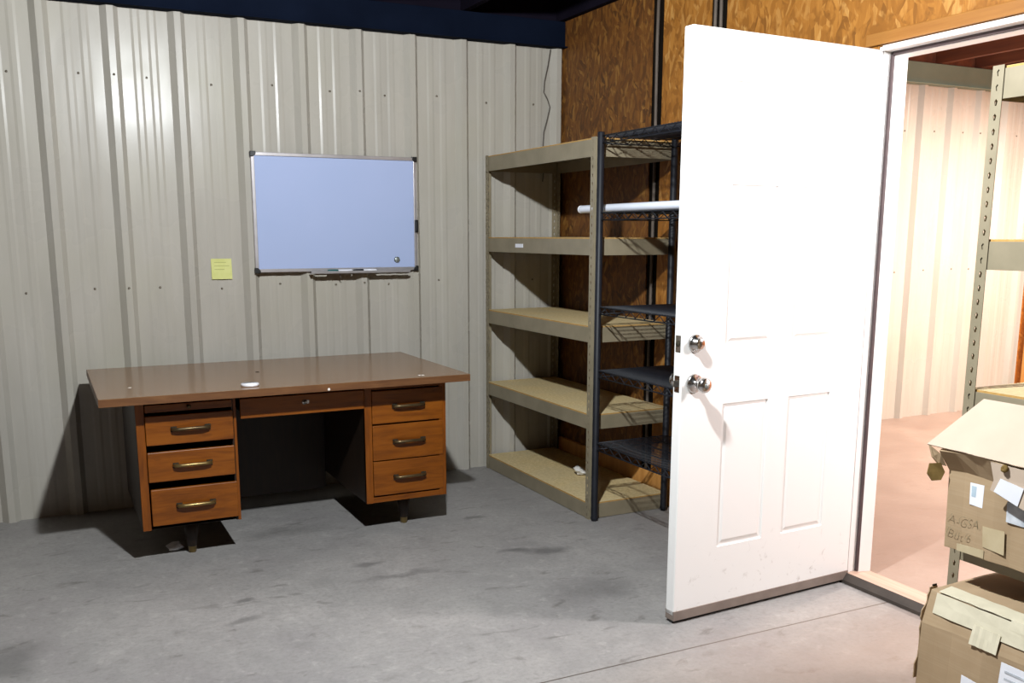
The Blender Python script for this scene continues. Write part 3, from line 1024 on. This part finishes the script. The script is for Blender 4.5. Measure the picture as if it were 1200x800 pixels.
# ------------------------------------------------------------------ cardboard boxes
def quad_sheet(b, pts, n, t, mi):
    """thin sheet through four world points, thickness t against normal n"""
    n = Vector(n) * t
    p = [Vector(q) for q in pts]
    m = len(p)
    vs = p + [q - n for q in p]
    fs = [tuple(range(m)), tuple(range(2 * m - 1, m - 1, -1))] + [(i, i + m, (i + 1) % m + m, (i + 1) % m) for i in range(m)]
    return b.add(vs, fs, mi)


def text_mesh(body, size, M4, mat, parent, name):
    cu = bpy.data.curves.new(name, 'FONT')
    cu.body = body
    cu.size = size
    cu.shear = 0.25
    cu.extrude = 0.0003
    cu.offset = -0.0011
    tmp = bpy.data.objects.new(name, cu)
    COL.objects.link(tmp)
    dg = bpy.context.evaluated_depsgraph_get()
    me = bpy.data.meshes.new_from_object(tmp.evaluated_get(dg))
    COL.objects.unlink(tmp)
    bpy.data.objects.remove(tmp)
    me.transform(M4)
    me.transform(Matrix.Translation(-Vector(parent['_o'])))
    me.materials.clear()
    me.materials.append(M[mat])
    o = bpy.data.objects.new(name, me)
    COL.objects.link(o)
    o['_o'] = parent['_o']
    o.parent = parent
    return o


def rough_edge(pa, pb, n, amp, rnd, axis):
    out = []
    for i in range(n + 1):
        t = i / n
        p = Vector(pa).lerp(Vector(pb), t)
        if 0 < i < n:
            p += Vector(axis) * rnd.uniform(-amp, amp)
        out.append(p)
    return out


def upper_box():
    rnd = random.Random(11)
    ya, yb = -3.300, -3.800
    X = -0.590
    O = empty('cardboard_box', (-0.36, -3.55, 0.5085), 'cardboard box with raised lid flap on the middle shelf by the doorway', 'box', 'cardboard boxes on the tan rack')
    z0 = 0.5085
    b = MB()
    prof = [(X, z0), (-0.16, z0), (-0.16, 0.765), (-0.50, 0.775), (-0.632, 0.806), (-0.642, 0.800), (X - 0.006, 0.735)]
    # gently dented body: slices along y
    ys = [ya + (yb - ya) * i / 10 for i in range(11)]
    n = len(prof)
    vs, fs = [], []
    for i, y in enumerate(ys):
        for j, (x, z) in enumerate(prof):
            dx = 0.0 if j in (1, 2) else 0.004 * math.sin(i * 1.9 + j * 2.1)
            dz = 0.0 if j in (0, 1) else 0.004 * math.sin(i * 1.3 + j)
            vs.append((x + dx, y, z + dz))
    for i in range(10):
        for j in range(n):
            k = (j + 1) % n
            fs.append((i * n + j, i * n + k, (i + 1) * n + k, (i + 1) * n + j))
    fs += [tuple(range(n)), tuple(10 * n + j for j in range(n - 1, -1, -1))]
    b.add(vs, fs, 0)
    b.build('carton', 'card', O, bevel=0.002)
    # lid flap leaning up against the beam of the shelf above
    b = MB()
    lo = rough_edge((-0.648, -3.262, 0.808), (-0.648, yb, 0.803), 14, 0.003, rnd, (1, 0, 0.3))
    hi = [(-0.520, yb, 0.938), (-0.520, -3.332, 0.938)]
    quad_sheet(b, lo + hi, Vector((-0.71, 0, 0.70)), 0.004, 0)
    f = b.build('lid_flap', 'card_pale', O)
    f['label'] = 'pale raised flap'
    # torn end of the lip and a hanging scrap
    b = MB()
    quad_sheet(b, [(-0.646, -3.266, 0.806), (-0.634, -3.294, 0.785), (-0.612, -3.298, 0.748), (-0.626, -3.284, 0.752), (-0.640, -3.274, 0.772)], (0, 1, 0), 0.006, 0)
    quad_sheet(b, [(-0.640, -3.268, 0.752), (-0.622, -3.290, 0.756), (-0.612, -3.298, 0.730), (-0.618, -3.292, 0.706), (-0.634, -3.276, 0.702), (-0.644, -3.266, 0.722)], (0.5, 0.8, -0.2), 0.006, 1)
    b.build('torn_edge', ['card', 'card_torn'], O)
    # torn front piece hanging over the lip with a white label on it
    b = MB()
    pts = [(-0.652, -3.466, 0.800), (-0.652, yb, 0.795), (-0.640, yb, 0.690), (-0.640, -3.568, 0.690), (-0.640, -3.463, 0.722), (-0.644, -3.474, 0.752)]
    quad_sheet(b, pts, (-0.99, 0, 0.12), 0.004, 0)
    t = b.build('hanging_flap', 'card_pale', O)
    b = MB()
    quad_sheet(b, [(-0.6495, -3.497, 0.762), (-0.6485, -3.563, 0.750), (-0.6432, -3.547, 0.698), (-0.6455, -3.478, 0.722)], (-0.99, 0, 0.12), 0.0012, 0)
    b.build('label', 'label', t)
    b = MB(); b.lathe((-0.655, -3.51, 0.792), (-0.8, 0.2, 0.3), [(-0.004, 0.010), (0.003, 0.011), (0.006, 0.006), (0.004, 0.0)], 7)
    b.build('torn_hole', 'card_torn', t)
    # labels and tape on the front
    b = MB()
    quad_sheet(b, [(-0.5985, -3.373, 0.716), (-0.5985, -3.416, 0.717), (-0.5965, -3.414, 0.652), (-0.5965, -3.374, 0.654)], (-1, 0, 0), 0.001, 0)
    quad_sheet(b, [(-0.5990, -3.379, 0.708), (-0.5990, -3.393, 0.708), (-0.5980, -3.392, 0.678), (-0.5980, -3.379, 0.678)], (-1, 0, 0), 0.001, 1)
    b.build('label', ['label', 'label_print'], O)
    b = MB()
    quad_sheet(b, [(-0.5985, -3.487, 0.690), (-0.5985, -3.60, 0.690), (-0.5965, -3.60, 0.632), (-0.5965, -3.487, 0.634)], (-1, 0, 0), 0.001, 0)
    b.build('label', 'label_grey', O)['label'] = 'creased grey film label'
    b = MB()
    quad_sheet(b, [(-0.5970, -3.421, 0.603), (-0.5970, -3.487, 0.606), (-0.5955, -3.490, 0.540), (-0.5955, -3.425, 0.545)], (-1, 0, 0), 0.001, 0)
    quad_sheet(b, [(-0.5955, -3.345, 0.532), (-0.5955, -3.43, 0.536), (-0.5945, -3.43, 0.512), (-0.5945, -3.345, 0.511)], (-1, 0, 0), 0.001, 0)
    b.build('tape', 'tape', O)
    # handwriting
    rot = Matrix(((0, 0, -1, 0), (-1, 0, 0, 0), (0, 1, 0, 0), (0, 0, 0, 1)))
    for body, y, z, s in (('A-GSA.', -3.305, 0.590, 0.036), ('But 6', -3.305, 0.549, 0.036)):
        text_mesh(body, s, Matrix.Translation((-0.5968, y, z)) @ rot, 'ink', O, 'handwriting')


upper_box()


def lower_box():
    rnd = random.Random(4)
    ya, yb = -3.302, -3.900
    z0 = 0.0815
    O = empty('cardboard_box', (-0.4, -3.6, z0), 'cardboard box sealed with wide tape on the bottom shelf by the doorway', 'box', 'cardboard boxes on the tan rack')
    prof = [(-0.664, z0), (-0.16, z0), (-0.16, 0.385), (-0.40, 0.393), (-0.632, 0.389), (-0.657, 0.294)]
    ys = [ya + (yb - ya) * i / 12 for i in range(13)]
    n = len(prof)
    vs, fs = [], []
    for i, y in enumerate(ys):
        for j, (x, z) in enumerate(prof):
            dx = 0.0 if j in (1, 2) else 0.003 * math.sin(i * 1.4 + j * 2.1)
            dz = 0.0 if j in (0, 1) else 0.003 * math.sin(i * 1.1 + j)
            vs.append((x + dx, y, z + dz))
    for i in range(12):
        for j in range(n):
            k = (j + 1) % n
            fs.append((i * n + j, i * n + k, (i + 1) * n + k, (i + 1) * n + j))
    fs += [tuple(range(n)), tuple(12 * n + j for j in range(n - 1, -1, -1))]
    b = MB()
    b.add(vs, fs, 0)
    b.build('carton', 'card', O, bevel=0.003)
    # frayed far edge
    b = MB()
    edge = [Vector((-0.630, ya + 0.003, 0.392)), Vector((-0.655, ya + 0.003, 0.294)), Vector((-0.662, ya + 0.003, 0.10))]
    pts = []
    for s in range(2):
        for i in range(9):
            p = edge[s].lerp(edge[s + 1], i / 9)
            pts.append(p + Vector((-rnd.uniform(0.0, 0.014), 0, 0)))
    back = [p + Vector((0.030, 0, 0)) for p in reversed(pts)]
    quad_sheet(b, pts + back, (0, 1, 0), 0.003, 0)
    b.build('torn_edge', 'card', O)
    b = MB(); b.box(-0.622, -0.606, -3.3015, -3.2985, 0.388, 0.398)
    b.build('torn_corner', 'hole', O)
    # broad strips of tape along the top edge and one folded over it
    b = MB()
    def slope(t, lift=0.003):            # point on the top/slope profile, t from back to front
        if t < 0: return (-0.632 - t, 0.394 + lift)
        return (-0.632 - 0.025 * t - lift, 0.392 - 0.096 * t)
    def strip(y0, y1, t0, t1, mi, lift):
        m = 8
        vs, fs = [], []
        for i in range(m + 1):
            y = y0 + (y1 - y0) * i / m
            for t in (t0, t0 + (t1 - t0) * 0.5 if not (t0 < 0 < t1) else 0.0, t1):
                x, z = slope(t, lift)
                vs.append((x + 0.0015 * math.sin(i * 2.7 + t * 3), y, z + 0.0012 * math.sin(i * 3.1)))
        for i in range(m):
            for j in range(2):
                a = 3 * i + j
                fs.append((a, a + 1, a + 4, a + 3))
        b.add(vs, fs, mi)
    strip(-3.335, -3.60, -0.045, 0.02, 0, 0.004)
    strip(-3.330, -3.86, 0.06, 0.66, 0, 0.0045)
    strip(-3.56, -3.89, -0.05, 0.28, 0, 0.006)
    tp = b.build('tape', 'tape_pale', O)
    so = tp.modifiers.new('thick', 'SOLIDIFY'); so.thickness = 0.001; so.offset = 0
    b = MB()
    strip(-3.462, -3.545, 0.50, 1.05, 0, 0.0075)
    tp = b.build('tape', 'tape_pale', O)
    so = tp.modifiers.new('thick', 'SOLIDIFY'); so.thickness = 0.0012; so.offset = 0
    # labels on the front
    b = MB()
    quad_sheet(b, [(-0.6655, -3.562, 0.280), (-0.6655, -3.66, 0.280), (-0.670, -3.66, 0.16), (-0.670, -3.558, 0.160)], (-1, 0, 0), 0.001, 0)
    for i in range(5):
        z = 0.262 - 0.02 * i
        quad_sheet(b, [(-0.6675, -3.575, z), (-0.6675, -3.64, z), (-0.668, -3.64, z - 0.006), (-0.668, -3.575, z - 0.006)], (-1, 0, 0), 0.001, 1)
    b.build('label', ['label', 'label_grey'], O)
    b = MB()
    quad_sheet(b, [(-0.6690, -3.452, 0.196), (-0.6690, -3.502, 0.192), (-0.6705, -3.502, 0.150), (-0.6705, -3.452, 0.152)], (-1, 0, 0), 0.001, 0)
    b.build('label', 'label', O)


lower_box()

# ------------------------------------------------------------------ lights
def point(name, loc, power, col, r):
    l = bpy.data.lights.new(name, 'POINT')
    l.energy = power
    l.color = col
    l.shadow_soft_size = r
    o = bpy.data.objects.new(name, l)
    o.location = loc
    COL.objects.link(o)
    return o


def lamp(name, loc, power, col, size):
    """ceiling fixture that throws its light downwards"""
    l = bpy.data.lights.new(name, 'AREA')
    l.shape = 'DISK'
    l.size = size
    l.energy = power
    l.color = col
    o = bpy.data.objects.new(name, l)
    o.location = loc
    COL.objects.link(o)
    return o


point('ceiling_bulb', (-2.05, -3.10, 2.50), 390, (0.94, 0.985, 1.0), 0.045)
lamp('next_room_fixture', (3.4, -1.7, 2.50), 250, (1.0, 0.90, 0.80), 0.3)
point('next_room_fill', (1.1, -3.75, 1.95), 300, (1.0, 0.95, 0.95), 0.18)  # unseen fill light, set low to whiten the open door

w = bpy.data.worlds.new('dim surroundings')
SC.world = w
w.use_nodes = True
w.node_tree.nodes['Background'].inputs['Color'].default_value = (0.6, 0.65, 0.8, 1)
w.node_tree.nodes['Background'].inputs['Strength'].default_value = 0.01

# ------------------------------------------------------------------ camera
cam = bpy.data.cameras.new('camera')
co = bpy.data.objects.new('camera', cam)
COL.objects.link(co)
F, PX, PY = 1101.75, 585.83, 476.98
cam.sensor_fit = 'HORIZONTAL'
cam.sensor_width = 36.0
cam.lens = F / 1200 * 36.0
cam.shift_x = (600 - PX) / 1200
cam.shift_y = (PY - 400) / 1200
cam.clip_start = 0.05
yaw, pitch, roll = math.radians(25.946), math.radians(-10.372), math.radians(-0.015)
fwd = Vector((math.sin(yaw) * math.cos(pitch), math.cos(yaw) * math.cos(pitch), math.sin(pitch)))
rt = Vector((math.cos(yaw), -math.sin(yaw), 0))
up = rt.cross(fwd)
r2 = rt * math.cos(roll) + up * math.sin(roll)
u2 = -rt * math.sin(roll) + up * math.cos(roll)
m = Matrix((r2, u2, -fwd)).transposed().to_4x4()
m.translation = Vector((-2.8717, -5.0699, 1.3889))
co.matrix_world = m
SC.camera = co

for o in bpy.data.objects:
    if '_o' in o:
        del o['_o']

vs = SC.view_settings
SC.display_settings.display_device = 'sRGB'
vs.view_transform = 'Standard'
vs.look = 'None'
vs.gamma = 1.0
vs.exposure = 0.0
vs.use_curve_mapping = False
SC.cycles.use_denoising = True
SC.cycles.max_bounces = 8
SC.cycles.diffuse_bounces = 2
SC.cycles.caustics_reflective = False
SC.cycles.caustics_refractive = False
SC.cycles.sample_clamp_indirect = 6.0
